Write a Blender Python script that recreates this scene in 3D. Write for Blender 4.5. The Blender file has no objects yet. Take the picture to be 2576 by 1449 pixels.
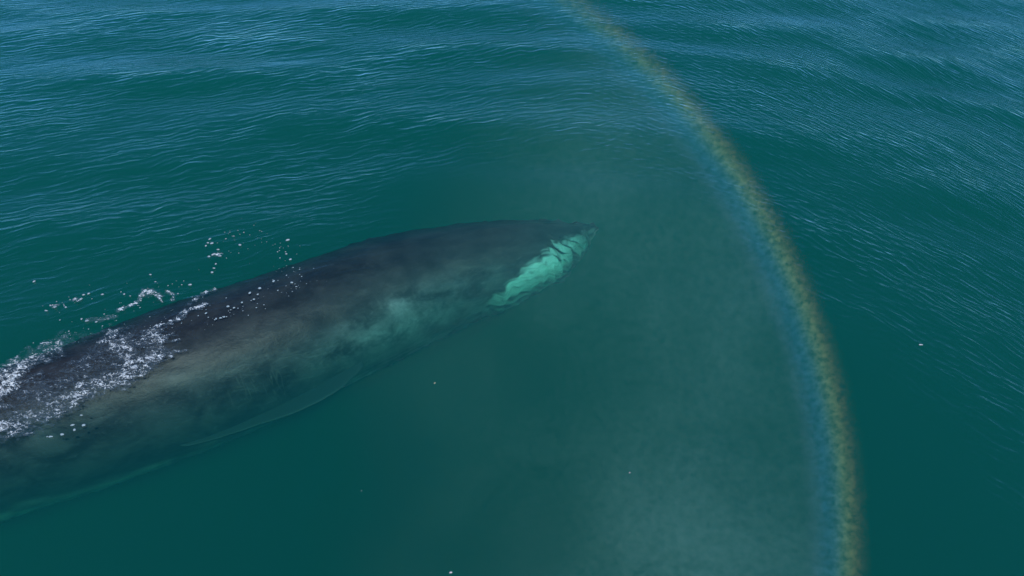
import bpy, math, random
import numpy as np
from mathutils import Vector, Matrix

random.seed(7)
rng = np.random.default_rng(11)
SC = bpy.context.scene
COL = SC.collection

# ------------------------------------------------------------------ camera
PW, PH, FPX = 2576.0, 1449.0, 1800.0          # picture size used for measuring
CAM = np.array([0.0, 0.0, 13.0])
PITCH = math.radians(42)
cd = bpy.data.cameras.new("camera")
cam = bpy.data.objects.new("camera", cd)
COL.objects.link(cam)
cam.location = CAM
cam.rotation_euler = (math.radians(90) - PITCH, 0, 0)
cd.sensor_width = 36.0
cd.lens = 36.0 * FPX / PW
cd.clip_start = 0.1
cd.clip_end = 20000
SC.camera = cam

FW = np.array([0, math.cos(PITCH), -math.sin(PITCH)])
UP = np.array([0, math.sin(PITCH), math.cos(PITCH)])
RT = np.array([1.0, 0, 0])
def ray(u, v):
    d = FW + (u - PW / 2) / FPX * RT - (v - PH / 2) / FPX * UP
    return d / np.linalg.norm(d)
def at(u, v, z=0.0):
    d = ray(u, v)
    return CAM + d * ((z - CAM[2]) / d[2])

ANTI = ray(686, 1187)                          # the antisolar point, centre of the rainbow's cone
SUNV = -ANTI
SUN_EL = math.asin(SUNV[2])
SUN_AZ = math.atan2(SUNV[0], SUNV[1])

# ------------------------------------------------------------------ sky, sun, exposure
world = bpy.data.worlds.new("World")
SC.world = world
world.use_nodes = True
wn = world.node_tree.nodes
wl = world.node_tree.links
sky = wn.new("ShaderNodeTexSky")
sky.sky_type = 'NISHITA'
sky.sun_disc = False
sky.sun_elevation = SUN_EL
sky.sun_rotation = SUN_AZ
sky.air_density = 0.5
sky.dust_density = 0.0
sky.ozone_density = 6.0
bg = wn["Background"]
bg.inputs[1].default_value = 0.15
deep = wn.new("ShaderNodeMix"); deep.data_type = 'RGBA'; deep.blend_type = 'MULTIPLY'; deep.inputs[0].default_value = 1.0
deep.inputs[7].default_value = (0.60, 1.18, 1.40, 1)          # a deep clear blue sky
wl.new(sky.outputs[0], deep.inputs[6]); wl.new(deep.outputs[2], bg.inputs[0])

sl = bpy.data.lights.new("sun", 'SUN')
sun = bpy.data.objects.new("sun", sl)
COL.objects.link(sun)
sl.energy = 3.4
sl.angle = math.radians(0.5)
sl.color = (1.0, 0.965, 0.92)
sun.rotation_euler = Vector(SUNV).to_track_quat('Z', 'Y').to_euler()

SC.view_settings.view_transform = 'Standard'
SC.view_settings.look = 'None'
SC.view_settings.exposure = 0.0
SC.view_settings.gamma = 1.0
SC.cycles.use_denoising = True
SC.cycles.max_bounces = 8
SC.cycles.volume_bounces = 2
SC.cycles.transparent_max_bounces = 24
SC.cycles.volume_step_rate = 1.0
SC.cycles.volume_max_steps = 256
SC.cycles.caustics_reflective = False
SC.cycles.caustics_refractive = False
SC.cycles.sample_clamp_indirect = 4.0

# ------------------------------------------------------------------ helpers
def tag(o, label=None, cat=None, group=None, kind=None):
    for k, v in (("label", label), ("category", cat), ("group", group), ("kind", kind)):
        if v: o[k] = v
    return o

def mesh_obj(name, verts, faces, mats, parent=None, smooth=True):
    me = bpy.data.meshes.new(name)
    v = np.asarray(verts, dtype=np.float32)
    f = np.asarray(faces)
    me.vertices.add(len(v)); me.vertices.foreach_set("co", v.ravel())
    if f.dtype == object or f.ndim == 1:
        me.clear_geometry(); me.from_pydata([tuple(p) for p in v], [], [tuple(q) for q in faces])
    else:
        n, k = f.shape
        me.loops.add(n * k); me.loops.foreach_set("vertex_index", f.ravel().astype(np.int32))
        me.polygons.add(n)
        me.polygons.foreach_set("loop_start", np.arange(0, n * k, k, dtype=np.int32))
        me.polygons.foreach_set("loop_total", np.full(n, k, dtype=np.int32))
    me.update(calc_edges=True); me.validate()
    if smooth:
        me.polygons.foreach_set("use_smooth", np.ones(len(me.polygons), dtype=bool))
    for m in (mats if isinstance(mats, (list, tuple)) else [mats]): me.materials.append(m)
    o = bpy.data.objects.new(name, me)
    COL.objects.link(o)
    if parent: o.parent = parent
    return o

def add_attr(o, name, arr):
    a = o.data.attributes.new(name, 'FLOAT', 'POINT')
    a.data.foreach_set("value", np.asarray(arr, dtype=np.float32))

def grid_faces(nu, nv, wrap_v=False, flip=False, base=0):
    i = np.arange(nu - 1)[:, None]
    j = np.arange(nv if wrap_v else nv - 1)[None, :]
    j2 = (j + 1) % nv
    a = i * nv + j; b = i * nv + j2; c = (i + 1) * nv + j2; d = (i + 1) * nv + j
    f = np.stack([a + 0 * b, b, c, d], -1).reshape(-1, 4) + base
    return f[:, ::-1] if flip else f

def sstep(a, b, x):
    t = np.clip((np.asarray(x, float) - a) / (b - a), 0, 1)
    return t * t * (3 - 2 * t)

class NT:
    """A small node-tree writer."""
    def __init__(s, mat):
        mat.use_nodes = True
        s.t = mat.node_tree; s.t.nodes.clear()
        s.out = s.t.nodes.new("ShaderNodeOutputMaterial")
    def n(s, typ, **kw):
        x = s.t.nodes.new(typ)
        for k, v in kw.items(): setattr(x, k, v)
        return x
    def l(s, a, b): s.t.links.new(a, b)
    def _in(s, sock, v):
        if hasattr(v, "is_output") or isinstance(v, bpy.types.NodeSocket): s.l(v, sock)
        else: sock.default_value = v
    def m(s, op, a, b=0.0, c=0.0, clamp=False):
        x = s.n("ShaderNodeMath", operation=op); x.use_clamp = clamp
        for i, v in enumerate((a, b, c)): s._in(x.inputs[i], v)
        return x.outputs[0]
    def rng(s, v, a, b, c=0.0, d=1.0, smooth=True):
        x = s.n("ShaderNodeMapRange"); x.interpolation_type = 'SMOOTHSTEP' if smooth else 'LINEAR'
        s._in(x.inputs[0], v)
        for i, q in enumerate((a, b, c, d)): s._in(x.inputs[i + 1], q)
        return x.outputs[0]
    def noise(s, vec, scale, detail=2.0, rough=0.5, dist=0.0, typ=None):
        x = s.n("ShaderNodeTexNoise"); s.l(vec, x.inputs["Vector"])
        if typ: x.noise_type = typ
        x.inputs["Scale"].default_value = scale; x.inputs["Detail"].default_value = detail
        x.inputs["Roughness"].default_value = rough; x.inputs["Distortion"].default_value = dist
        return x.outputs["Fac"]
    def xyz(s, a, b, c):
        x = s.n("ShaderNodeCombineXYZ")
        for i, v in enumerate((a, b, c)): s._in(x.inputs[i], v)
        return x.outputs[0]
    def attr(s, name):
        x = s.n("ShaderNodeAttribute"); x.attribute_name = name
        return x.outputs["Fac"]
    def mixc(s, f, a, b, blend='MIX'):
        x = s.n("ShaderNodeMix"); x.data_type = 'RGBA'; x.blend_type = blend
        s._in(x.inputs[0], f); s._in(x.inputs[6], a); s._in(x.inputs[7], b)
        return x.outputs[2]

# ------------------------------------------------------------------ the sea
def gprime_int(x):
    """Bends the wave crests: they run up to the right on one side and down to the right on the other."""
    x = np.asarray(x, float)
    r = np.clip(x - 1, 0, 16)
    return 0.36 * x - 0.072 * r * r - 0.072 * 32 * np.clip(x - 17, 0, None)

def smooth_rand(x, y, sx, sy, seed, n=9):
    r = np.random.default_rng(seed)
    out = 0
    for k in range(n):
        ang = r.uniform(0, 2 * np.pi); fr = r.uniform(0.6, 1.5)
        out = out + np.sin(2 * np.pi * fr * (x / sx * np.cos(ang) + y / sy * np.sin(ang)) + r.uniform(0, 6.28))
    return out / math.sqrt(n)

def calm(x, y):
    """0 over the smoothed water round the whale and before it, 1 on the rippled water."""
    d1 = np.minimum(np.hypot((x - 0) / 8.5, (y - 9.0) / 6.0), np.hypot((x - 1.5) / 5.5, (y - 18) / 3.0))
    d1 = np.minimum(d1, np.hypot((x + 11) / 6.0, (y - 9.3) / 3.4))
    d2 = np.hypot((x - 3.5) / 5.8, (y - 9.0) / 7.5)
    return sstep(0.65, 1.45, np.minimum(d1, d2))

def height(x, y):
    q = y - gprime_int(x)
    far = sstep(10, 24, y)
    w1 = 0.5 + 0.5 * smooth_rand(x, y, 30, 18, 1)
    w2 = smooth_rand(x, y, 22, 11, 2)
    h = 0.045 * far * np.sin(2 * np.pi * (y - 0.42 * gprime_int(x)) / 5.6 + 1.1 * w2)
    h += 0.022 * far * np.sin(2 * np.pi * (y + 0.06 * x) / 3.4 + 1.5 * w1 + 2.0)
    h += 0.04 * smooth_rand(x, y, 12, 6, 5)
    c = calm(x, y)
    h += 0.007 * c * np.sin(2 * np.pi * q / 1.45 + 2.2 * smooth_rand(x, y, 9, 5, 6)) * (0.6 + 0.5 * smooth_rand(x, y, 6, 3, 7))
    h += 0.003 * c * smooth_rand(x, q, 1.9, 0.9, 8, 12)
    # a sharper ridge of a passing wave left of the whale
    a = at(-50, 640)[:2]; b = at(640, 470)[:2]
    d = (b - a); L = np.hypot(*d); d = d / L
    s = (x - a[0]) * d[0] + (y - a[1]) * d[1]
    t = -(x - a[0]) * d[1] + (y - a[1]) * d[0] + 0.22 * np.sin(s * 0.9) + 0.1 * np.sin(s * 2.3 + 1)
    env = sstep(-2, 1.0, s) * (1 - sstep(L - 2, L + 2.5, s))
    h += 0.028 * env * np.exp(-(t / 0.32) ** 2)
    fade = 1 - sstep(60, 160, np.hypot(x, y - 15))
    return h * fade

def axis(lo, hi, step, far, grow=1.16):
    core = list(np.arange(lo, hi + 1e-6, step))
    a = [core[0]]; st = step
    while a[-1] > -far: st *= grow; a.append(a[-1] - st)
    b = [core[-1]]; st = step
    while b[-1] < far: st *= grow; b.append(b[-1] + st)
    return np.array(a[:0:-1] + core + b[1:])

xs = axis(-26, 26, 0.13, 4000); ys = axis(4, 38, 0.11, 4000)
X, Y = np.meshgrid(xs, ys, indexing='ij')
Z = height(X, Y)
nu, nv = X.shape
top = np.stack([X, Y, Z], -1).reshape(-1, 3)
DEEP = -45.0
# closed body: the top sheet, a skirt and a flat bottom
ring = [i * nv for i in range(nu)] + [(nu - 1) * nv + j for j in range(1, nv)] + \
       [i * nv + nv - 1 for i in range(nu - 2, -1, -1)] + [j for j in range(nv - 2, 0, -1)]
low = top[ring].copy(); low[:, 2] = DEEP
V = np.vstack([top, low, [[0, 0, DEEP]]])
base = len(top); nr = len(ring); cidx = base + nr
F1 = grid_faces(nu, nv, flip=True)
rr = np.array(ring)
F2 = np.array([[rr[k], rr[(k + 1) % nr], base + (k + 1) % nr, base + k] for k in range(nr)])[:, ::-1]
water_m = bpy.data.materials.new("sea_water")
t = NT(water_m)
geo = t.n("ShaderNodeNewGeometry")
sp = t.n("ShaderNodeSeparateXYZ"); t.l(geo.outputs["Position"], sp.inputs[0])
px, py = sp.outputs[0], sp.outputs[1]
r_ = t.m('MINIMUM', t.m('MAXIMUM', t.m('SUBTRACT', px, 1.0), 0.0), 16.0)
g_ = t.m('SUBTRACT', t.m('MULTIPLY', px, 0.36), t.m('MULTIPLY', t.m('MULTIPLY', r_, r_), 0.072))
g_ = t.m('SUBTRACT', g_, t.m('MULTIPLY', t.m('MAXIMUM', t.m('SUBTRACT', px, 17.0), 0.0), 2.304))
warp = t.noise(geo.outputs["Position"], 0.55, 2.0, 0.5)
warp2 = t.noise(geo.outputs["Position"], 2.1, 1.0, 0.5)
q_ = t.m('ADD', t.m('SUBTRACT', py, g_), t.m('ADD', t.m('MULTIPLY', warp, 0.9), t.m('MULTIPLY', warp2, 0.12)))
v1 = t.xyz(t.m('MULTIPLY', px, 1.3), t.m('MULTIPLY', q_, 4.2), 0.0)
v2 = t.xyz(t.m('MULTIPLY', px, 2.8), t.m('MULTIPLY', q_, 9.5), 4.0)
n1 = t.noise(v1, 1.0, 2.0, 0.55)
n2 = t.noise(v2, 1.0, 3.0, 0.55)
ridge = t.m('POWER', t.m('SUBTRACT', 1.0, t.m('ABSOLUTE', t.m('MULTIPLY_ADD', n2, 2.0, -1.0))), 3.0)
n3 = t.noise(geo.outputs["Position"], 9.0, 3.0, 0.6)
def train(wl_, ph, am, dirx, seedv):
    """A train of small wind ripples whose crests break up and wander."""
    qq = t.m('ADD', q_, t.m('ADD', t.m('MULTIPLY', px, dirx), t.m('MULTIPLY', t.m('MAXIMUM', t.m('SUBTRACT', px, 3.0), 0.0), 3.2 * dirx)))
    arg = t.m('ADD', t.m('MULTIPLY', qq, 6.28318 / wl_), t.m('MULTIPLY', t.noise(t.xyz(t.m('MULTIPLY', px, 0.55), t.m('MULTIPLY', q_, 1.3), seedv), 1.0, 2.0, 0.5), ph))
    wv = t.m('MULTIPLY_ADD', t.m('SINE', arg), 0.5, 0.5)
    wv = t.m('POWER', wv, 1.6)
    en = t.rng(t.noise(t.xyz(t.m('MULTIPLY', px, 0.8), t.m('MULTIPLY', q_, 2.6), seedv + 5), 1.0, 2.0, 0.6), 0.32, 0.68, 0.25, 1.0)
    return t.m('MULTIPLY', t.m('MULTIPLY', wv, en), am)
hgt = t.m('ADD', t.m('MULTIPLY', n1, 0.020), t.m('MULTIPLY', n2, 0.020))
hgt = t.m('ADD', hgt, train(0.39, 9.0, 0.0125, 0.11, 11.0))
hgt = t.m('ADD', hgt, train(0.33, 9.0, 0.0110, -0.13, 17.0))
hgt = t.m('ADD', hgt, train(0.24, 11.0, 0.0070, 0.05, 23.0))
hgt = t.m('ADD', hgt, t.m('MULTIPLY', n3, 0.0035))
patch = t.rng(t.noise(t.xyz(t.m('MULTIPLY', px, 0.10), t.m('MULTIPLY', q_, 0.24), 2.0), 1.0, 3.0, 0.55), 0.36, 0.66, 0.5, 1.25)
amp = t.m('MULTIPLY', t.attr("ripple"), patch)
bump = t.n("ShaderNodeBump"); bump.inputs["Distance"].default_value = 1.0
bump.inputs["Strength"].default_value = 1.0
t.l(t.m('MULTIPLY', hgt, amp), bump.inputs["Height"])
dt = t.n("ShaderNodeVectorMath", operation='DOT_PRODUCT'); t.l(bump.outputs[0], dt.inputs[0]); t.l(geo.outputs["Incoming"], dt.inputs[1])
F0 = 0.040                                     # Schlick's Fresnel term, the same from above and from below
schlick = t.m('MULTIPLY_ADD', t.m('POWER', t.m('SUBTRACT', 1.0, t.m('ABSOLUTE', dt.outputs["Value"]), clamp=True), 5.0), 1 - F0, F0, clamp=True)
gl = t.n("ShaderNodeBsdfGlossy"); gl.inputs["Roughness"].default_value = 0.13
t.l(bump.outputs[0], gl.inputs["Normal"])
tr = t.n("ShaderNodeBsdfTransparent")
mx = t.n("ShaderNodeMixShader")
t.l(schlick, mx.inputs[0]); t.l(tr.outputs[0], mx.inputs[1]); t.l(gl.outputs[0], mx.inputs[2])
t.l(mx.outputs[0], t.out.inputs["Surface"])
SIG_S = (0.003, 0.042, 0.0475)                  # scattering per metre
SIG_A = (0.38, 0.088, 0.140)                   # absorption per metre
vs = t.n("ShaderNodeVolumeScatter"); mxs = max(SIG_S)
vs.inputs["Color"].default_value = tuple(c / mxs for c in SIG_S) + (1,); vs.inputs["Density"].default_value = mxs
vs.inputs["Anisotropy"].default_value = 0.0
va = t.n("ShaderNodeVolumeAbsorption"); mxa = max(SIG_A)
va.inputs["Color"].default_value = tuple(1 - c / mxa for c in SIG_A) + (1,); va.inputs["Density"].default_value = mxa
ad = t.n("ShaderNodeAddShader"); t.l(vs.outputs[0], ad.inputs[0]); t.l(va.outputs[0], ad.inputs[1])
t.l(ad.outputs[0], t.out.inputs["Volume"])
try: water_m.volume_sampling = 'MULTIPLE_IMPORTANCE'
except Exception: water_m.cycles.volume_sampling = 'MULTIPLE_IMPORTANCE'

F3 = [[base + k, base + (k + 1) % nr, cidx] for k in range(nr)]
me = bpy.data.meshes.new("water")
faces = [tuple(f) for f in F1.tolist()] + [tuple(f) for f in F2.tolist()] + [tuple(f)[::-1] for f in F3]
me.from_pydata(V.tolist(), [], faces)
me.polygons.foreach_set("use_smooth", np.ones(len(me.polygons), dtype=bool))
me.materials.append(water_m)
water = bpy.data.objects.new("water", me); COL.objects.link(water)
tag(water, kind='structure', label="rippled green-blue sea water reaching the horizon")
amp_v = (0.14 + 0.86 * calm(V[:, 0], V[:, 1])) * (1 + 0.3 * sstep(15, 30, V[:, 1])); amp_v *= 1 - 0.75 * sstep(50, 400, np.hypot(V[:, 0], V[:, 1]))
amp_v *= 1 - 0.2 * sstep(5, 14, V[:, 0])
add_attr(water, "ripple", amp_v)

floor_m = bpy.data.materials.new("sea_floor_mud")
t = NT(floor_m)
tc = t.n("ShaderNodeTexCoord")
b = t.n("ShaderNodeBsdfDiffuse"); t.l(t.mixc(t.noise(tc.outputs["Object"], 0.2, 4), (0.02, 0.035, 0.03, 1), (0.05, 0.06, 0.05, 1)), b.inputs[0])
t.l(b.outputs[0], t.out.inputs["Surface"])
fl = mesh_obj("sea_floor", [(-4500, -4500, DEEP + 1), (4500, -4500, DEEP + 1), (4500, 4500, DEEP + 1), (-4500, 4500, DEEP + 1)], [[0, 1, 2, 3]], floor_m, smooth=False)
tag(fl, kind='structure', label="dark sea floor far below the surface")

# ------------------------------------------------------------------ the whale
# stations: upper and lower edge of the body as seen, depth of the body's highest point
ST = [((1502, 571), (1507, 578), -2.0), ((1474, 561), (1484, 600), -1.95), ((1420, 551), (1438, 664), -1.60), ((1350, 547), (1386, 708), -1.26),
      ((1257, 551), (1312, 752), -0.85), ((1140, 569), (1225, 790), -0.72), ((1000, 590), (1110, 850), -0.55),
      ((880, 618), (1000, 905), -0.40), ((760, 658), (880, 965), -0.26), ((620, 705), (750, 1030), -0.14),
      ((450, 758), (600, 1100), -0.05), ((250, 832), (430, 1168), -0.03), ((90, 884), (275, 1240), -0.02),
      ((-70, 930), (110, 1303), -0.01), ((-300, 1000), (-90, 1385), 0.02)]
cen, rad = [], []
for (u, l, tz) in ST:
    a, b = ray(*u), ray(*l)
    c = a + b; c /= np.linalg.norm(c)
    th = 0.5 * math.acos(np.clip(a @ b, -1, 1))
    # centre at CAM + D c, radius D sin th, top z = CAM.z + D c.z + D sin th = tz
    D = (tz - CAM[2]) / (c[2] + math.sin(th))
    cen.append(CAM + D * c); rad.append(D * math.sin(th))
cen = np.array(cen); rad = np.array(rad)
print("radii", rad.round(2)); print("centres", cen.round(2).tolist())
# hidden rear body, tail stock beyond the frame
dirn = cen[-1] - cen[-4]; dirn[2] = 0; dirn /= np.linalg.norm(dirn)
tail = [(1.8, 1.32, -1.36), (3.8, 1.12, -1.30), (5.8, 0.85, -1.22), (7.6, 0.58, -1.2), (9.0, 0.36, -1.2), (10.0, 0.22, -1.22), (10.5, 0.06, -1.25)]
for dd, r, z in tail:
    p = cen[len(ST) - 1] + dirn * dd; p[2] = z
    cen = np.vstack([cen, p]); rad = np.append(rad, r)
arc = np.concatenate([[0], np.cumsum(np.linalg.norm(np.diff(cen, axis=0), axis=1))])
def pchip(x, y, xq):
    y = np.asarray(y, float); one = y.ndim == 1
    if one: y = y[:, None]
    h = np.diff(x)[:, None]; d = np.diff(y, axis=0) / h
    m = np.zeros_like(y); m[0] = d[0]; m[-1] = d[-1]
    for k in range(1, len(x) - 1):
        w1 = 2 * h[k] + h[k - 1]; w2 = h[k] + 2 * h[k - 1]
        same = d[k - 1] * d[k] > 0
        m[k] = np.where(same, (w1 + w2) / (w1 / np.where(d[k - 1] == 0, 1e-9, d[k - 1]) + w2 / np.where(d[k] == 0, 1e-9, d[k])), 0)
    i = np.clip(np.searchsorted(x, xq) - 1, 0, len(x) - 2)
    tt = ((xq - x[i]) / (x[i + 1] - x[i]))[:, None]; hh = h[i]
    o = (2 * tt**3 - 3 * tt**2 + 1) * y[i] + (tt**3 - 2 * tt**2 + tt) * hh * m[i] + (-2 * tt**3 + 3 * tt**2) * y[i + 1] + (tt**3 - tt**2) * hh * m[i + 1]
    return o[:, 0] if one else o
NS, NR = 800, 300
sq = np.concatenate([np.linspace(0, 1, 80)[:-1] ** 1.6 * 0.8, np.linspace(0.8, arc[-1], NS - 79)])
C = pchip(arc, cen, sq); R_ = pchip(arc, rad, sq)
for k in range(3): C[1:-1] = (C[:-2] + 2 * C[1:-1] + C[2:]) / 4
T = np.gradient(C, axis=0); T /= np.linalg.norm(T, axis=1)[:, None]
SIDE = np.cross(T, [0, 0, 1.0]); SIDE /= np.linalg.norm(SIDE, axis=1)[:, None]   # towards the whale's ... side
if SIDE[100] @ np.array([0, -1, 0]) < 0: SIDE = -SIDE                              # towards the camera: right flank
UPV = np.cross(SIDE, T); UPV *= np.sign(UPV[:, 2])[:, None]
psi = np.linspace(0, 2 * np.pi, NR, endpoint=False)       # 0 = top of the back, pi/2 = right flank, pi = belly
S2, P2 = np.meshgrid(sq, psi, indexing='ij')
cs, sn = np.cos(P2), np.sin(P2)
Rg = R_[:, None] * np.ones_like(P2)
hd = 1 - sstep(1.0, 5.5, S2)                               # 1 on the head
ty = sstep(14.0, 19.5, S2)
# head: flat V of the upper jaw lying in the wider bowed lower jaw
jaw_line = np.interp(S2, [0, .7, 1.3, 2.3, 3.2, 4.0, 4.6, 5.2], [.93, .90, .82, .74, .52, .30, .05, -.3])    # height of the mouth line as a cosine
up = np.clip(cs, 0, 1)
Rm = Rg * (1 - hd * 0.10 * up)
ridge_h = 0.05 * hd * np.exp(-(np.sin(P2 / 2) / 0.06) ** 2)
groove = -0.030 * np.exp(-((cs - jaw_line) / 0.07) ** 2) * hd * sstep(0.15, 0.6, S2)
shelf = -0.09 * sstep(0, 0.22, cs - jaw_line) * hd * (np.abs(sn) > 0) * np.abs(sn) * sstep(0.2, 1.4, S2)
# throat grooves on lower jaw and belly
vent = sstep(0.0, -0.35, cs) if False else (1 - sstep(-0.45, -0.05, cs))
pleat = 0.012 * vent * np.sin(P2 * 46) * (1 - sstep(9.0, 11.0, S2)) * sstep(0.3, 1.2, S2)
blow = 0.05 * np.exp(-((S2 - 4.0) / 0.5) ** 2) * np.exp(-(np.sin(P2 / 2) / 0.12) ** 2)
jawz = (1 - sstep(-0.05, 0.1, cs - jaw_line)) * (1 - sstep(4.5, 5.5, S2)) * sstep(0.1, 0.8, S2)
wob = 0.007 * jawz * smooth_rand(S2 + P2 * 0.8, P2 * 1.6, 0.5, 0.17, 23, 18) + 0.006 * smooth_rand(S2 * 1.0, P2 * 1.6, 0.9, 0.5, 21, 14)
Rm = Rm * (1 + shelf) + (groove + pleat + ridge_h + blow + wob) * np.minimum(1, Rg / 0.5)
squash = 1 - 0.30 * ty                                     # tail stock is narrow from above
Vw = C[:, None, :] + Rm[..., None] * (sn[..., None] * SIDE[:, None, :] * squash[..., None] + cs[..., None] * UPV[:, None, :])
verts = [Vw.reshape(-1, 3)]
faces = [grid_faces(NS, NR, wrap_v=True)]
sA = [S2.ravel()]; pA = [P2.ravel()]
nb = len(verts[0])
tipv = np.array([C[0] - T[0] * 0.02, C[-1]])
sA.append(np.array([0, sq[-1]])); pA.append(np.zeros(2)); verts.append(tipv)
tri = [[nb, (j + 1) % NR, j, j] for j in range(NR)] + [[nb + 1, (NS - 1) * NR + j, (NS - 1) * NR + (j + 1) % NR, (NS - 1) * NR + (j + 1) % NR] for j in range(NR)]
flip_t = [tuple(q[:3]) for q in tri]
body_faces = [tuple(q) for q in faces[0].tolist()] + flip_t

allv = [np.vstack(verts)]
allf = list(body_faces)
att_s = [np.concatenate(sA)]; att_p = [np.concatenate(pA)]; att_fin = [np.zeros(len(allv[0]))]

def add_fin(pts, chord_dir, thick_dir, chords, thicks, nseg=60, nr=20, sval=8.0, kind=1.0, sweep=0.0):
    """A fin: stations along pts with chord and thickness; a closed tapered shell."""
    pts = np.array(pts, float); L = np.concatenate([[0], np.cumsum(np.linalg.norm(np.diff(pts, axis=0), axis=1))])
    s = np.linspace(0, L[-1], nseg)
    P = pchip(L, pts, s); ch = pchip(L, np.array(chords, float), s); th = pchip(L, np.array(thicks, float), s)
    cdv = np.array(chord_dir, float); cdv = np.tile(cdv, (nseg, 1)) if cdv.ndim == 1 else pchip(L, cdv, s)
    cdv /= np.linalg.norm(cdv, axis=1)[:, None]
    tdv = np.array(thick_dir, float); tdv /= np.linalg.norm(tdv)
    a = np.linspace(0, 2 * np.pi, nr, endpoint=False)
    ring = P[:, None, :] + 0.5 * ch[:, None, None] * np.cos(a)[None, :, None] * cdv[:, None, :] + 0.5 * th[:, None, None] * (np.sin(a) * (1 + 0.35 * np.cos(a)))[None, :, None] * tdv
    v = ring.reshape(-1, 3); off = sum(len(q) for q in allv)
    f = [tuple(q) for q in grid_faces(nseg, nr, wrap_v=True, base=off).tolist()]
    v = np.vstack([v, P[0], P[-1]]); e0, e1 = off + nseg * nr, off + nseg * nr + 1
    f += [(e0, off + (j + 1) % nr, off + j) for j in range(nr)]
    f += [(e1, off + (nseg - 1) * nr + j, off + (nseg - 1) * nr + (j + 1) % nr) for j in range(nr)]
    allv.append(v); allf.extend(f)
    att_s.append(np.full(len(v), sval)); att_p.append(np.full(len(v), 1.2)); att_fin.append(np.full(len(v), kind))

def at_r(u, v, z): return at(u, v, z)
# right flipper, swept back along the flank; left one mirrored about the body axis
fp = [at(905, 905, -2.4), at(840, 958, -2.45), at(740, 1012, -2.5), at(640, 1050, -2.5), at(550, 1086, -2.45), at(478, 1112, -2.35), at(452, 1122, -2.3)]
cdr = np.cross(fp[4] - fp[1], [0, 0, 1.0]); cdr /= np.linalg.norm(cdr)
add_fin(fp, cdr, [0.1, 0.25, 1], [0.62, 0.78, 0.74, 0.62, 0.44, 0.22, 0.02], [0.26, 0.22, 0.17, 0.12, 0.09, 0.05, 0.01])
k7 = int(np.argmin(np.linalg.norm(C[:, :2] - fp[0][:2], axis=1)))
def mirror(p):
    d = p - C[k7]; s_ = d @ SIDE[k7]
    return p - 2 * s_ * SIDE[k7]
fm = [mirror(p) for p in fp]
cdm = cdr - 2 * (cdr @ SIDE[k7]) * SIDE[k7]
add_fin(fm, cdm, [0.1, -0.25, 1], [0.62, 0.78, 0.74, 0.62, 0.44, 0.22, 0.02], [0.26, 0.22, 0.17, 0.12, 0.09, 0.05, 0.01])
# dorsal fin and flukes, beyond the left edge of the photograph
kd = int(np.argmin(np.abs(sq - (arc[-1] - 5.2))))
b0 = C[kd] + np.array([0, 0, R_[kd] - 0.1])
add_fin([b0, b0 + [0, 0, .2] - T[kd] * -0.12, b0 + T[kd] * .35 + [0, 0, .4], b0 + T[kd] * .62 + [0, 0, .5]], T[kd], SIDE[kd], [1.1, .8, .4, .05], [.18, .13, .07, .02])
fkc = C[-1] - T[-1] * 0.5
for sg in (-1, 1):
    add_fin([fkc, fkc + SIDE[-1] * sg * .7 + T[-1] * .15, fkc + SIDE[-1] * sg * 1.5 + T[-1] * .5, fkc + SIDE[-1] * sg * 2.2 + T[-1] * .95], T[-1], [0, 0, 1], [1.3, 1.1, .6, .05], [.26, .16, .08, .02])

AV = np.vstack(allv); SS = np.concatenate(att_s); PP = np.concatenate(att_p); FF = np.concatenate(att_fin)
PP = np.where(PP > np.pi, PP - 2 * np.pi, PP)            # -pi..pi, right side positive
# pigment: dark back, pale belly, white right lower jaw, pale chevron behind the head
cosP = np.cos(PP)
nz = smooth_rand(SS, PP * 2.0, 1.6, 0.7, 31, 12)
nz2 = smooth_rand(SS, PP * 2.0, 0.7, 0.25, 32, 12)
belly = sstep(0.18, -0.75, -(-cosP) ) if False else 1 - sstep(-0.88, -0.42, cosP + 0.05 * nz - 0.16 * sstep(8.0, 11.0, SS))
jl = np.interp(SS, [0, .7, 1.3, 2.3, 3.2, 4.0, 4.6, 5.2], [.93, .90, .82, .74, .52, .30, .05, -.3]) + 0.05 * nz2
jaw = (1 - sstep(jl - 0.12, jl + 0.06, cosP - 0.0)) * (PP > 0) * (1 - sstep(4.5, 5.2, SS + 0.14 * nz2)) * sstep(0.0, 0.2, SS) * (0.40 + 0.60 * sstep(-0.40, 0.30, cosP + 0.12 * nz)) * (0.10 + 0.90 * sstep(0.2, 3.0, SS + 0.25 * nz))  # white jaw; its fade to tip and lower edge paints in dimming with depth
blaze = np.exp(-((SS - 6.6 - 1.2 * (cosP)) / 2.3) ** 2) * (1 - sstep(0.35, 0.85, cosP)) * (PP > 0) * 0.62
flank = 0.75 * np.exp(-((SS - 8.6) / 1.9) ** 2) * np.exp(-((cosP - 0.28 - 0.1 * nz) / 0.27) ** 2) * (PP > 0)
spot = np.exp(-((SS - 4.9) / 0.10) ** 2 - ((cosP - 0.40) / 0.035) ** 2) * (0.6 + 0.4 * nz2) * (PP > 0)
pale = np.clip(1.6 * spot + 0.6 * blaze * (1 + 0.35 * nz) + 0.85 * flank * (1 + 0.25 * nz), 0, 1)
skin_m = bpy.data.materials.new("whale_skin")
t = NT(skin_m)
tc = t.n("ShaderNodeTexCoord"); oc = tc.outputs["Object"]
s_, p_ = t.attr("along"), t.attr("around")
vec = t.xyz(t.m('MULTIPLY', s_, 0.8), t.m('MULTIPLY', p_, 2.4), t.attr("fin"))
mott = t.noise(vec, 1.3, 6.0, 0.60, 0.5)
mott2 = t.noise(vec, 7.0, 5.0, 0.7, 0.4)
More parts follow.
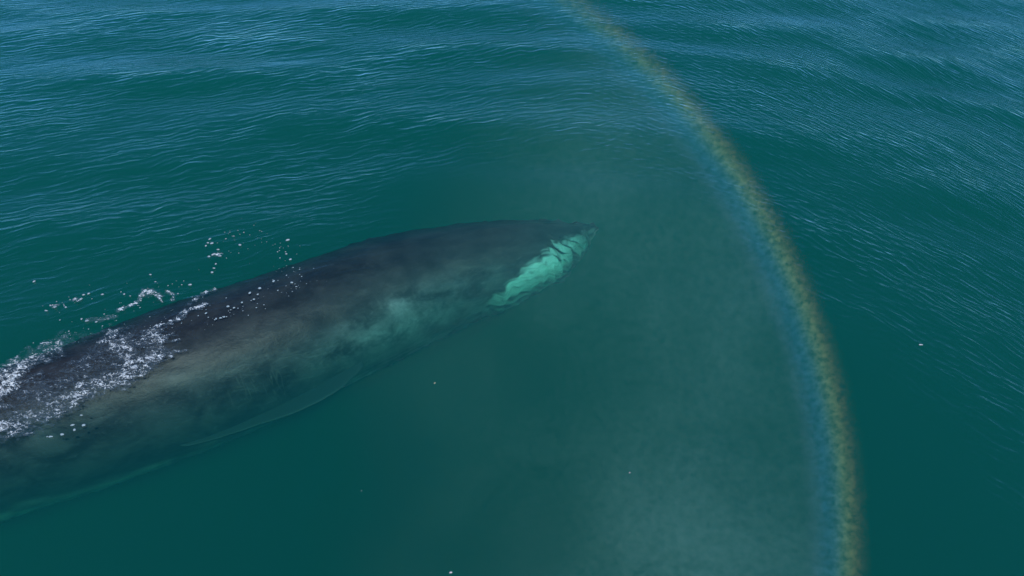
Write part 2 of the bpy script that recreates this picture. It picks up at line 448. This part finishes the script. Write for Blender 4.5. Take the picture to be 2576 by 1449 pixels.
colr = t.mixc(t.m('MULTIPLY', t.rng(mott, 0.34, 0.70), t.attr('side')), (0.013, 0.014, 0.016, 1), (0.086, 0.096, 0.094, 1))
colr = t.mixc(t.m('MULTIPLY', t.m('MULTIPLY', t.rng(mott2, 0.52, 0.74), 0.5), t.attr('side')), colr, (0.13, 0.14, 0.14, 1))
# thin pale lines painted into the skin for the net of caustic light
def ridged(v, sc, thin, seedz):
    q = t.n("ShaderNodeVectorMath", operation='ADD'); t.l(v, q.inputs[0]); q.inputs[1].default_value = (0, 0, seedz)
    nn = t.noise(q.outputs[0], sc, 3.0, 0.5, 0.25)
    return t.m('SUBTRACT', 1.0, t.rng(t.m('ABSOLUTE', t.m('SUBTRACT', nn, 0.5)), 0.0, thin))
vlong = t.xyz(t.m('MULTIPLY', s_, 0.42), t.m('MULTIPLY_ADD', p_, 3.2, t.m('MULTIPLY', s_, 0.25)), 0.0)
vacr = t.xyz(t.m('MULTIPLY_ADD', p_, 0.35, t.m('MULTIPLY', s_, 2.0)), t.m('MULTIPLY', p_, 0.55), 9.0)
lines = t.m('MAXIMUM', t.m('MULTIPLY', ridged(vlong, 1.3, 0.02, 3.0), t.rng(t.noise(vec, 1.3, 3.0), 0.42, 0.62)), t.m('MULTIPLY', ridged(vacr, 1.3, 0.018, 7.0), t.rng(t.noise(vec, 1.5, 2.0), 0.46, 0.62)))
lines = t.m('MULTIPLY', lines, t.attr("caustic_mask"))
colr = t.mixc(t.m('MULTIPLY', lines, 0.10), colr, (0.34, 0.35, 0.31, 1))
pal = t.m('MULTIPLY', t.attr("pale"), t.m('MULTIPLY', t.rng(mott, 0.30, 0.62, 0.25, 1.0), t.rng(mott2, 0.3, 0.7, 0.55, 1.2)))
colr = t.mixc(pal, colr, (0.22, 0.245, 0.25, 1))
colr = t.mixc(t.m('MULTIPLY', t.attr("fin"), 0.7), colr, (0.036, 0.040, 0.042, 1))
colr = t.mixc(t.m('MULTIPLY', t.attr("belly"), t.rng(mott, 0.30, 0.66, 0.35, 1.0)), colr, (0.50, 0.52, 0.48, 1))
jf = t.m('MULTIPLY', t.attr("jaw"), t.rng(t.noise(t.xyz(t.m('MULTIPLY', s_, 1.0), t.m('MULTIPLY', p_, 2.6), 5.0), 2.4, 5.0, 0.7, 0.9), 0.32, 0.50, 0.45, 1.0))
colr = t.mixc(jf, colr, (0.50, 0.72, 0.68, 1))
bs = t.n("ShaderNodeBsdfPrincipled"); t.l(colr, bs.inputs["Base Color"]); bs.inputs["Roughness"].default_value = 0.45
bs.inputs["Specular IOR Level"].default_value = 0.25
bm = t.n("ShaderNodeBump"); bm.inputs["Distance"].default_value = 0.02; bm.inputs["Strength"].default_value = 0.5
t.l(t.m('ADD', mott2, t.m('MULTIPLY', mott, 2.0)), bm.inputs["Height"]); t.l(bm.outputs[0], bs.inputs["Normal"])
t.l(bs.outputs[0], t.out.inputs["Surface"])

me = bpy.data.meshes.new("whale")
me.from_pydata(AV.tolist(), [], allf); me.validate()
me.polygons.foreach_set("use_smooth", np.ones(len(me.polygons), dtype=bool))
me.materials.append(skin_m)
whale = bpy.data.objects.new("whale", me); COL.objects.link(whale)
import bmesh
bmm = bmesh.new(); bmm.from_mesh(me); bmesh.ops.recalc_face_normals(bmm, faces=bmm.faces); bmm.to_mesh(me); bmm.free()
# the rippled surface bends what is seen of the body: its outline and markings wander sideways, its shading does not
me.update()
vn = np.empty(len(me.vertices) * 3, dtype=np.float32); me.vertices.foreach_get("normal", vn); vn = vn.reshape(-1, 3)
ca, sa = math.cos(math.radians(20)), math.sin(math.radians(20))
la = AV[:, 0] * ca + AV[:, 1] * sa; lb = -AV[:, 0] * sa + AV[:, 1] * ca
dep = np.clip(-AV[:, 2], 0, 2.2)
wv = smooth_rand(la, lb, 0.95, 0.17, 61, 22) * 0.6 + smooth_rand(la + 0.8 * lb, lb, 0.42, 0.12, 62, 22) * 0.3
pa = np.concatenate([np.where(P2 > np.pi, P2 - 2 * np.pi, P2).ravel(), np.zeros(len(AV) - P2.size)])
edge_w = np.exp(-((pa + 0.80) / 0.42) ** 2) + 0.35 * np.exp(-((pa - 2.35) / 0.35) ** 2)
cj = np.cos(pa); jaw_w = (1 - sstep(4.6, 6.0, SS)) * (pa > 0.1) * (FF == 0) * sstep(-0.1, 0.15, np.interp(SS, [0, .7, 1.3, 2.3, 3.2, 4.0, 4.6, 5.2], [.93, .90, .82, .74, .52, .30, .05, -.3]) + 0.12 - cj)
edge_w = np.clip(0.04 + edge_w + 0.95 * jaw_w, 0, 1.1)
am = edge_w * (0.034 + 0.085 * dep) * (0.65 + 0.35 * smooth_rand(la, lb, 3.0, 1.2, 63))
AVd = AV.copy()
AVd[:, 0] += -sa * wv * am + 0.35 * am * smooth_rand(la, lb, 0.5, 0.2, 64, 16); AVd[:, 1] += ca * wv * am
AVd = np.where((AV[:, 0] > -19)[:, None], AVd, AV)
me.vertices.foreach_set("co", AVd.astype(np.float32).ravel()); me.update()
me.normals_split_custom_set_from_vertices([tuple(v) for v in vn.tolist()])
isfin = FF > 0
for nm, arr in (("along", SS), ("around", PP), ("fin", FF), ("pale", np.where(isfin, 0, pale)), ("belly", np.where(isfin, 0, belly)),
                ("jaw", np.where(isfin, 0, jaw)), ("caustic_mask", sstep(4.5, 6.5, SS) * (1 - sstep(12.5, 14, SS)) * np.where(isfin, 0.2, 1) * (1 - sstep(0.55, 0.95, cosP)))):
    add_attr(whale, nm, arr)
add_attr(whale, "side", (0.25 + 0.75 * (1 - sstep(0.35, 0.85, cosP + 0.1 * nz))) * (1 - 0.5 * sstep(9.0, 12.5, SS) * (1 - sstep(0.35, 0.7, cosP))))
tag(whale, label="long dark fin whale with a white lower jaw gliding just under the sea surface", cat="whale")

# ------------------------------------------------------------------ foam
foam_m = bpy.data.materials.new("sea_foam")
t = NT(foam_m)
tc = t.n("ShaderNodeTexCoord"); oc = tc.outputs["Object"]
geo = t.n("ShaderNodeNewGeometry")
mp = t.n("ShaderNodeMapping"); mp.inputs["Rotation"].default_value[2] = math.radians(-24); mp.inputs["Scale"].default_value = (0.62, 1.25, 1)
t.l(oc, mp.inputs["Vector"])
cv = mp.outputs[0]
a1 = t.noise(cv, 3.2, 5.0, 0.62, 1.8)
mp2 = t.n("ShaderNodeMapping"); mp2.inputs["Rotation"].default_value[2] = math.radians(-12); mp2.inputs["Scale"].default_value = (7.0, 19.0, 1)
t.l(oc, mp2.inputs["Vector"])
a2 = t.noise(mp2.outputs[0], 1.0, 4.0, 0.65, 0.8)
wq = t.n("ShaderNodeTexNoise"); t.l(cv, wq.inputs["Vector"]); wq.inputs["Scale"].default_value = 7.0; wq.inputs["Detail"].default_value = 3.0
wsc = t.n("ShaderNodeVectorMath", operation='SCALE'); t.l(wq.outputs["Color"], wsc.inputs[0]); wsc.inputs["Scale"].default_value = 0.30
wad = t.n("ShaderNodeVectorMath", operation='ADD'); t.l(cv, wad.inputs[0]); t.l(wsc.outputs[0], wad.inputs[1])
lv = t.n("ShaderNodeTexVoronoi"); lv.feature = 'DISTANCE_TO_EDGE'; lv.inputs["Scale"].default_value = 8.5; t.l(wad.outputs[0], lv.inputs["Vector"])
lace = t.m('SUBTRACT', 1.0, t.rng(lv.outputs["Distance"], 0.0, 0.16))
a3 = t.noise(oc, 60.0, 2.0, 0.6, 0.0)
dens = t.attr("foam")
val = t.m('ADD', t.m('MULTIPLY', a1, 0.62), t.m('ADD', t.m('MULTIPLY', a2, 0.24), t.m('MULTIPLY_ADD', lace, 0.12, t.m('MULTIPLY', a3, 0.03))))
th = t.m('SUBTRACT', 0.85, t.m('MULTIPLY', dens, 0.36))
over = t.m('SUBTRACT', val, th)
alpha = t.m('MULTIPLY', t.rng(over, -0.10, 0.08), t.rng(over, -0.08, 0.12, 0.35, 1.0))
alpha = t.m('MAXIMUM', alpha, t.m('MULTIPLY', t.rng(over, -0.22, -0.02), 0.30))
alpha = t.m('MULTIPLY', alpha, t.rng(dens, 0.0, 0.2), clamp=True)
bs = t.n("ShaderNodeBsdfPrincipled")
t.l(t.mixc(t.rng(over, -0.03, 0.15), (0.12, 0.19, 0.25, 1), (0.80, 0.88, 0.92, 1)), bs.inputs["Base Color"])
bs.inputs["Roughness"].default_value = 0.12; bs.inputs["IOR"].default_value = 1.34
bm = t.n("ShaderNodeBump"); bm.inputs["Distance"].default_value = 0.05; bm.inputs["Strength"].default_value = 1.0
t.l(t.m('ADD', a1, t.m('ADD', t.m('MULTIPLY', a2, 0.8), t.m('MULTIPLY', a3, 0.5))), bm.inputs["Height"]); t.l(bm.outputs[0], bs.inputs["Normal"])
trn = t.n("ShaderNodeBsdfTransparent"); mx = t.n("ShaderNodeMixShader")
t.l(t.m('MULTIPLY', alpha, 0.93), mx.inputs[0]); t.l(trn.outputs[0], mx.inputs[1]); t.l(bs.outputs[0], mx.inputs[2])
t.l(mx.outputs[0], t.out.inputs["Surface"])

# strokes of churned water: (u, v) path in picture px, width in px, strength
STROKES = [
    ([(-60, 985), (0, 945), (40, 925), (85, 905), (140, 880)], 30, 0.95), ([(-60, 1010), (-10, 985), (35, 960)], 46, 1.12),
    ([(-60, 1110), (0, 1085), (60, 1062), (120, 1040), (170, 1018)], 36, 0.92), ([(-60, 1085), (10, 1070), (80, 1055)], 30, 0.8),
    ([(130, 1030), (200, 990), (260, 965), (320, 950), (365, 930), (400, 900)], 30, 0.98),
    ([(60, 1010), (130, 985), (200, 950), (260, 925), (320, 905), (380, 875)], 56, 0.74),
    ([(290, 850), (300, 875), (325, 895)], 24, 1.0), ([(375, 845), (400, 855), (412, 868)], 18, 1.0), ([(300, 880), (350, 870), (400, 885)], 34, 0.80),
    ([(230, 905), (290, 895), (350, 900)], 34, 0.80), ([(330, 925), (385, 905)], 24, 1.0), ([(190, 915), (240, 890), (290, 868)], 14, 0.75),
    ([(0, 1000), (60, 975), (130, 960)], 24, 0.62), ([(-40, 1040), (60, 1030), (160, 990)], 46, 0.70),
    ([(140, 878), (200, 855), (260, 845), (330, 832)], 12, 0.6), ([(390, 832), (440, 815), (470, 800)], 7, 1.0),
    ([(400, 890), (470, 882)], 4, 0.9), ([(425, 862), (455, 855)], 4, 0.9),
    ([(455, 800), (480, 785), (515, 775)], 8, 0.95), ([(480, 770), (500, 755)], 6, 0.9), ([(515, 745), (540, 738)], 7, 0.9),
    ([(300, 788), (335, 775), (362, 752)], 6, 1.0), ([(368, 742), (395, 748), (412, 757)], 9, 1.1), ([(365, 734), (385, 738)], 6, 0.9),
    ([(425, 740), (438, 752), (437, 764)], 6, 1.0), ([(222, 812), (250, 812), (295, 802)], 6, 0.9), ([(190, 757), (205, 762)], 6, 1.0),
    ([(540, 650), (562, 646)], 5, 1.0), ([(132, 776), (148, 774)], 4, 1.1),
]
foamP = []
for path, w, s in STROKES:
    foamP.append((np.array([at(*q)[:2] for q in path]), w, s))
fx0, fx1, fy0, fy1 = -15.5, -6.0, 8.8, 17.5
gx = np.arange(fx0, fx1, 0.028); gy = np.arange(fy0, fy1, 0.028)
GX, GY = np.meshgrid(gx, gy, indexing='ij')
D = np.zeros_like(GX)
wobx = 0.10 * smooth_rand(GX, GY, 0.5, 0.4, 41, 14) + 0.05 * smooth_rand(GX, GY, 0.17, 0.14, 42, 14)
woby = 0.10 * smooth_rand(GX, GY, 0.5, 0.4, 43, 14) + 0.05 * smooth_rand(GX, GY, 0.17, 0.14, 44, 14)
for P, wpx, s in foamP:
    mid = P[len(P) // 2]; dist = math.hypot(*mid, CAM[2]); w = wpx * dist / FPX
    k = min(1.0, w / 0.25)
    qx, qy = GX + wobx * k, GY + woby * k
    best = np.full(GX.shape, 1e9)
    for a, b in zip(P[:-1], P[1:]):
        ab = b - a; tt = np.clip(((qx - a[0]) * ab[0] + (qy - a[1]) * ab[1]) / (ab @ ab), 0, 1)
        best = np.minimum(best, np.hypot(qx - a[0] - tt * ab[0], (qy - a[1] - tt * ab[1]) * 0.72))
    D = np.maximum(D, s * (1 - sstep(0.30, 1.45, best / w)))
    D = D + 0
keep = D > 0.01
hz = height(GX, GY)
bmp = 0.035 * D * (1 + 0.6 * smooth_rand(GX, GY, 0.22, 0.16, 45, 16)) + 0.02 * D * smooth_rand(GX, GY, 0.09, 0.07, 46, 16)
GZ = hz + 0.03 + bmp
FG = grid_faces(*GX.shape, flip=True)
kf = keep.ravel()[FG].any(axis=1); FG = FG[kf]
used, inv = np.unique(FG, return_inverse=True)
VV = np.stack([GX, GY, GZ], -1).reshape(-1, 3)[used]
foam = mesh_obj("foam", VV, inv.reshape(-1, 4), foam_m)
add_attr(foam, "foam", D.ravel()[used])
tag(foam, kind='stuff', label="white churned foam and wash lying over the whale's dark back", group=None)

# small flat flecks of bubbles
fleck_m = bpy.data.materials.new("foam_fleck")
t = NT(fleck_m)
tc = t.n("ShaderNodeTexCoord")
bs = t.n("ShaderNodeBsdfPrincipled")
t.l(t.mixc(t.noise(tc.outputs["Object"], 30, 3), (0.20, 0.27, 0.29, 1), (0.38, 0.47, 0.50, 1)), bs.inputs["Base Color"])
bs.inputs["Roughness"].default_value = 0.4
t.l(bs.outputs[0], t.out.inputs["Surface"])
FL = []
def fleck(u, v, s, el=1.0): FL.append((u, v, s, el))
named = [(735, 715, 5), (760, 700, 3), (690, 712, 5), (650, 745, 4), (700, 735, 3), (732, 658, 5), (725, 610, 6), (722, 645, 4), (720, 640, 3), (640, 757, 4), (665, 770, 3),
         (610, 765, 4), (575, 775, 6), (590, 778, 4), (600, 779, 3), (630, 742, 5), (655, 730, 6), (565, 800, 4), (545, 805, 4), (556, 803, 4), (520, 792, 4), (535, 690, 5),
         (540, 645, 8), (528, 651, 5), (555, 650, 5), (605, 622, 5), (550, 633, 4), (535, 618, 5), (525, 617, 4), (520, 624, 4), (530, 607, 4), (570, 607, 3), (545, 670, 4), (540, 680, 4),
         (480, 722, 5), (450, 745, 3), (380, 695, 4), (190, 757, 6), (205, 757, 5), (140, 775, 7), (168, 777, 4), (118, 785, 4), (225, 742, 4), (212, 745, 4), (260, 745, 4),
         (315, 745, 4), (330, 750, 3), (222, 812, 6), (245, 815, 4), (208, 808, 4), (85, 707, 4), (183, 1070, 5), (211, 1070, 6), (157, 1094, 6), (128, 1100, 5), (188, 1082, 5), (120, 1100, 3),
         (205, 1045, 4), (700, 640, 3), (706, 655, 3), (746, 725, 3), (790, 680, 2), (755, 695, 2), (630, 597, 2), (600, 585, 2), (580, 590, 2), (615, 590, 3), (590, 600, 3), (640, 572, 2), (660, 588, 2)]
for q in named: fleck(*q)
def cluster(cu, cv, su, sv, n, rot, smin=1.2, smax=3.2):
    for _ in range(n):
        if random.random() < 0.4: continue
        a, b = random.gauss(0, su), random.gauss(0, sv)
        c, s = math.cos(math.radians(rot)), math.sin(math.radians(rot))
        fleck(cu + a * c - b * s, cv + a * s + b * c, smin + (smax - smin) * random.random() ** 2.5)
cluster(690, 745, 60, 14, 60, -22); cluster(720, 690, 18, 40, 30, 0); cluster(600, 610, 40, 26, 40, -10, 1.0, 2.4)
cluster(350, 765, 60, 16, 40, -20); cluster(470, 790, 50, 14, 40, -28); cluster(230, 825, 80, 12, 45, -20)
cluster(140, 870, 50, 10, 25, -20); cluster(400, 835, 60, 20, 50, -20); cluster(190, 760, 40, 14, 20, -20)
cluster(560, 800, 60, 8, 25, -22); cluster(700, 620, 30, 10, 14, 0); cluster(380, 725, 60, 12, 16, -15); cluster(740, 690, 50, 20, 18, -10, 1, 2)
cluster(330, 900, 60, 22, 60, -30, 1.0, 2.6)
fv, ff = [], []
for (u, v, s, el) in FL:
    p = at(u, v, 0.0); p[2] = height(p[0], p[1]) + 0.03
    rpx = (0.42 if s < 4 else 0.50) * s * np.linalg.norm(p - CAM) / FPX
    n = 12; ph = random.random() * 6.28; ex = random.uniform(1.1, 2.6); ro = random.uniform(-0.1, 0.9)
    o = len(fv); wv = [random.uniform(0.75, 1.2) for _ in range(n)]
    for lay, (rs, zz) in enumerate(((1.0, -0.012), (0.95, 0.006), (0.5, 0.02))):
        for k in range(n):
            a = 2 * math.pi * k / n
            rr_ = rpx * rs * wv[k] * (1 + 0.15 * math.sin(2 * a + ph))
            x, y = rr_ * ex ** .5 * math.cos(a), rr_ / ex ** .5 * math.sin(a) * 1.1
            fv.append((p[0] + x * math.cos(ro) - y * math.sin(ro), p[1] + x * math.sin(ro) + y * math.cos(ro), p[2] + zz * min(1, rpx / 0.03)))
    for lay in range(2):
        for k in range(n):
            k2 = (k + 1) % n
            ff.append((o + lay * n + k, o + lay * n + k2, o + (lay + 1) * n + k2, o + (lay + 1) * n + k))
    ff.append(tuple(o + 2 * n + k for k in range(n)))
me = bpy.data.meshes.new("foam_flecks"); me.from_pydata(fv, [], ff)
me.polygons.foreach_set("use_smooth", np.ones(len(me.polygons), dtype=bool)); me.materials.append(fleck_m)
o = bpy.data.objects.new("foam_flecks", me); COL.objects.link(o)
tag(o, kind='stuff', label="small white bubble flecks scattered along the whale's back and wake")

# ------------------------------------------------------------------ floating bits
def bit(name, u, v, size, col, label, cat, stretch=1.6, rot=0.6):
    m = bpy.data.materials.new(name + "_surface"); t = NT(m)
    tc = t.n("ShaderNodeTexCoord")
    b = t.n("ShaderNodeBsdfPrincipled"); t.l(t.mixc(t.noise(tc.outputs["Object"], 40, 3), tuple(c * 0.6 for c in col) + (1,), col + (1,)), b.inputs[0])
    b.inputs["Roughness"].default_value = 0.6; t.l(b.outputs[0], t.out.inputs["Surface"])
    p = at(u, v, 0.0); p[2] = height(p[0], p[1]) + 0.012
    s = 0.58 * size * np.linalg.norm(p - CAM) / FPX
    vs_, fs = [], []
    nu_, nv_ = 12, 9
    for i in range(nu_):
        tt = i / (nu_ - 1)
        wdt = math.sin(math.pi * min(1, max(0, 0.03 + 0.94 * tt))) ** 0.7 * (1 + 0.2 * math.sin(5 * tt + u))
        for j in range(nv_):
            a = 2 * math.pi * j / nv_
            vs_.append(((tt - .5) * 2 * s * stretch, s * wdt * math.cos(a) + s * .35 * math.sin(tt * 4), s * wdt * .3 * math.sin(a)))
    fs = [tuple(q) for q in grid_faces(nu_, nv_, wrap_v=True).tolist()] + [tuple(range(nv_))[::-1], tuple((nu_ - 1) * nv_ + j for j in range(nv_))]
    me = bpy.data.meshes.new(name); me.from_pydata(vs_, [], fs); me.materials.append(m)
    me.polygons.foreach_set("use_smooth", np.ones(len(me.polygons), dtype=bool))
    ob = bpy.data.objects.new(name, me); COL.objects.link(ob)
    ob.location = p; ob.rotation_euler = (0, 0, rot)
    return tag(ob, label=label, cat=cat)
bit("drifting_leaf", 1094, 964, 3.2, (0.55, 0.50, 0.30), "small tan drifting scrap on open water below the whale's flank", "debris", 1.4, 1.0)
bit("feather", 1134, 1441, 4.0, (0.70, 0.74, 0.74), "pale floating feather at the bottom edge of the picture", "feather", 1.5, 0.4)
bit("feather", 2314, 872, 3.4, (0.60, 0.66, 0.68), "thin white feather drifting on dark water outside the rainbow", "feather", 2.2, 0.1)
bit("feather", 1584, 1191, 2.4, (0.55, 0.62, 0.60), "tiny white speck of down floating beneath the spray, inside the rainbow", "feather", 1.2, 0.9)
bit("feather", 909, 1234, 2.0, (0.55, 0.62, 0.60), "tiny pale speck of down floating in front of the whale's flipper", "feather", 1.2, 0.3)

# ------------------------------------------------------------------ spray of the blow, and the rainbow in it
# Both live on one cone about the sun-camera line: 42 degrees, as a bow in real droplets does.
SL = 11.0                                           # metres from the droplets to the drone
zA = Vector(ANTI); xA = Vector((1, 0, 0)); xA = (xA - zA * xA.dot(zA)).normalized(); yA = zA.cross(xA)
MB = Matrix((xA, yA, zA)).transposed().to_4x4(); MB.translation = Vector(CAM)
MBi = np.array(MB.inverted())
def azim(u, v):
    d = MBi[:3, :3] @ ray(u, v)
    return math.degrees(math.atan2(d[1], d[0])), math.degrees(math.acos(d[2]))
print("bow az top, bottom:", azim(1430, 15), azim(2130, 1449), azim(1980, 672), 'mist', azim(1700, 1400), azim(1500, 500))

def shell(name, th0, th1, az0, az1, r0, r1, mat, nth=10, naz=48):
    th = np.radians(np.linspace(th0, th1, nth)); az = np.radians(np.linspace(az0, az1, naz))
    TH, AZ = np.meshgrid(th, az, indexing='ij')
    u = np.stack([np.sin(TH) * np.cos(AZ), np.sin(TH) * np.sin(AZ), np.cos(TH)], -1)
    v0 = (u * r0).reshape(-1, 3); v1 = (u * r1).reshape(-1, 3); n = len(v0)
    f0 = grid_faces(nth, naz).tolist(); f1 = (grid_faces(nth, naz, flip=True) + n).tolist()
    border = [j for j in range(naz)] + [i * naz + naz - 1 for i in range(1, nth)] + [(nth - 1) * naz + j for j in range(naz - 2, -1, -1)] + [i * naz for i in range(nth - 2, 0, -1)]
    fs = [tuple(q) for q in f0 + f1] + [(border[k], border[k] + n, border[(k + 1) % len(border)] + n, border[(k + 1) % len(border)]) for k in range(len(border))]
    me = bpy.data.meshes.new(name); me.from_pydata(np.vstack([v0, v1]).tolist(), [], fs); me.materials.append(mat)
    b2 = bmesh.new(); b2.from_mesh(me); bmesh.ops.recalc_face_normals(b2, faces=b2.faces); b2.to_mesh(me); b2.free()
    ob = bpy.data.objects.new(name, me); COL.objects.link(ob); ob.matrix_world = MB
    return ob

def polar(t):
    tc = t.n("ShaderNodeTexCoord"); s = t.n("ShaderNodeSeparateXYZ"); t.l(tc.outputs["Object"], s.inputs[0])
    x, y, z = s.outputs
    rho = t.m('SQRT', t.m('ADD', t.m('MULTIPLY', x, x), t.m('MULTIPLY', y, y)))
    th = t.m('MULTIPLY', t.m('ARCTAN2', rho, z), 57.29578)
    az = t.m('MULTIPLY', t.m('ARCTAN2', y, x), 57.29578)
    return tc.outputs["Object"], th, az
AZT = azim(1430, 15)[0]; AZB = azim(2130, 1449)[0]
rb = bpy.data.materials.new("bow_droplets"); t = NT(rb)
oc, th, az = polar(t)
ramp = t.n("ShaderNodeValToRGB"); t.l(t.rng(th, 39.6, 43.6, 0, 1, False), ramp.inputs[0])
cr = ramp.color_ramp; cr.interpolation = 'B_SPLINE'
stops = [(0.0, (0.20, 0.30, 0.40)), (0.17, (0.10, 0.28, 0.42)), (0.31, (0.05, 0.27, 0.44)), (0.43, (0.20, 0.54, 0.58)), (0.53, (0.42, 0.78, 0.42)),
         (0.64, (0.64, 0.82, 0.24)), (0.75, (0.62, 0.52, 0.13)), (0.87, (0.34, 0.20, 0.08)), (1.0, (0.10, 0.03, 0.01))]
cr.elements[0].position = 0; cr.elements[0].color = stops[0][1] + (1,)
cr.elements[1].position = 1; cr.elements[1].color = stops[-1][1] + (1,)
for p_, c_ in stops[1:-1]:
    e = cr.elements.new(p_); e.color = c_ + (1,)
gr = t.rng(t.noise(oc, 12.0, 3.0, 0.75), 0.38, 0.62, 0.2, 1.8)
den = t.m('MULTIPLY', t.m('MULTIPLY', t.rng(th, 39.2, 40.9), t.rng(th, 43.9, 41.9)), gr)
den = t.m('MULTIPLY', den, t.m('MULTIPLY', t.rng(az, AZT - 6, AZT + 24, 0.5, 1), 1.0))
vs = t.n("ShaderNodeVolumeScatter"); t.l(ramp.outputs[0], vs.inputs["Color"]); t.l(t.m('MULTIPLY', den, 0.74), vs.inputs["Density"])
vs.inputs["Anisotropy"].default_value = -0.5
t.l(vs.outputs[0], t.out.inputs["Volume"])
bow = shell("rainbow", 39.0, 44.0, AZT - 8, AZB + 14, SL, SL + 0.18, rb, 8, 60)
tag(bow, label="faint rainbow arc curving down through the whale's spray", cat="rainbow")

ms = bpy.data.materials.new("blow_mist"); t = NT(ms)
oc, th, az = polar(t)
big = t.rng(t.noise(oc, 0.55, 4.0, 0.6, 0.4), 0.3, 0.7, 0.6, 1.3)
fine = t.rng(t.noise(oc, 9.0, 4.0, 0.8), 0.36, 0.64, 0.6, 1.4)
edge = t.m('MULTIPLY', t.rng(th, 17.0, 38.0, 0.26, 1.0), t.rng(th, 3.0, 20.0))
pc = azim(1690, 1420)
blob = t.m('MULTIPLY', t.m('EXPONENT', t.m('MULTIPLY', -1.0, t.m('ADD', t.m('POWER', t.m('MULTIPLY', t.m('SUBTRACT', th, pc[1]), 1 / 6.5), 2.0), t.m('POWER', t.m('MULTIPLY', t.m('SUBTRACT', az, pc[0]), 1 / 14.0), 2.0)))), 0.62)
den = t.m('MULTIPLY', t.m('MULTIPLY', t.m('ADD', edge, blob), big), fine)
den = t.m('MULTIPLY', den, t.m('MULTIPLY', t.rng(az, AZT - 10, AZT + 26), t.m('MULTIPLY', t.rng(az, AZB + 58, AZB + 20), t.rng(th, 41.9, 39.9))))
vs = t.n("ShaderNodeVolumeScatter"); vs.inputs["Color"].default_value = (0.50, 1.0, 0.86, 1); t.l(t.m('MULTIPLY', den, 0.21), vs.inputs["Density"])
vs.inputs["Anisotropy"].default_value = -0.45
t.l(vs.outputs[0], t.out.inputs["Volume"])
mist = shell("spray_mist", 2.9, 42.4, AZT - 10, AZB + 60, SL - 0.07, SL + 0.13, ms, 24, 60)
tag(mist, kind='stuff', label="thin grey spray of the whale's blow hanging inside the rainbow")
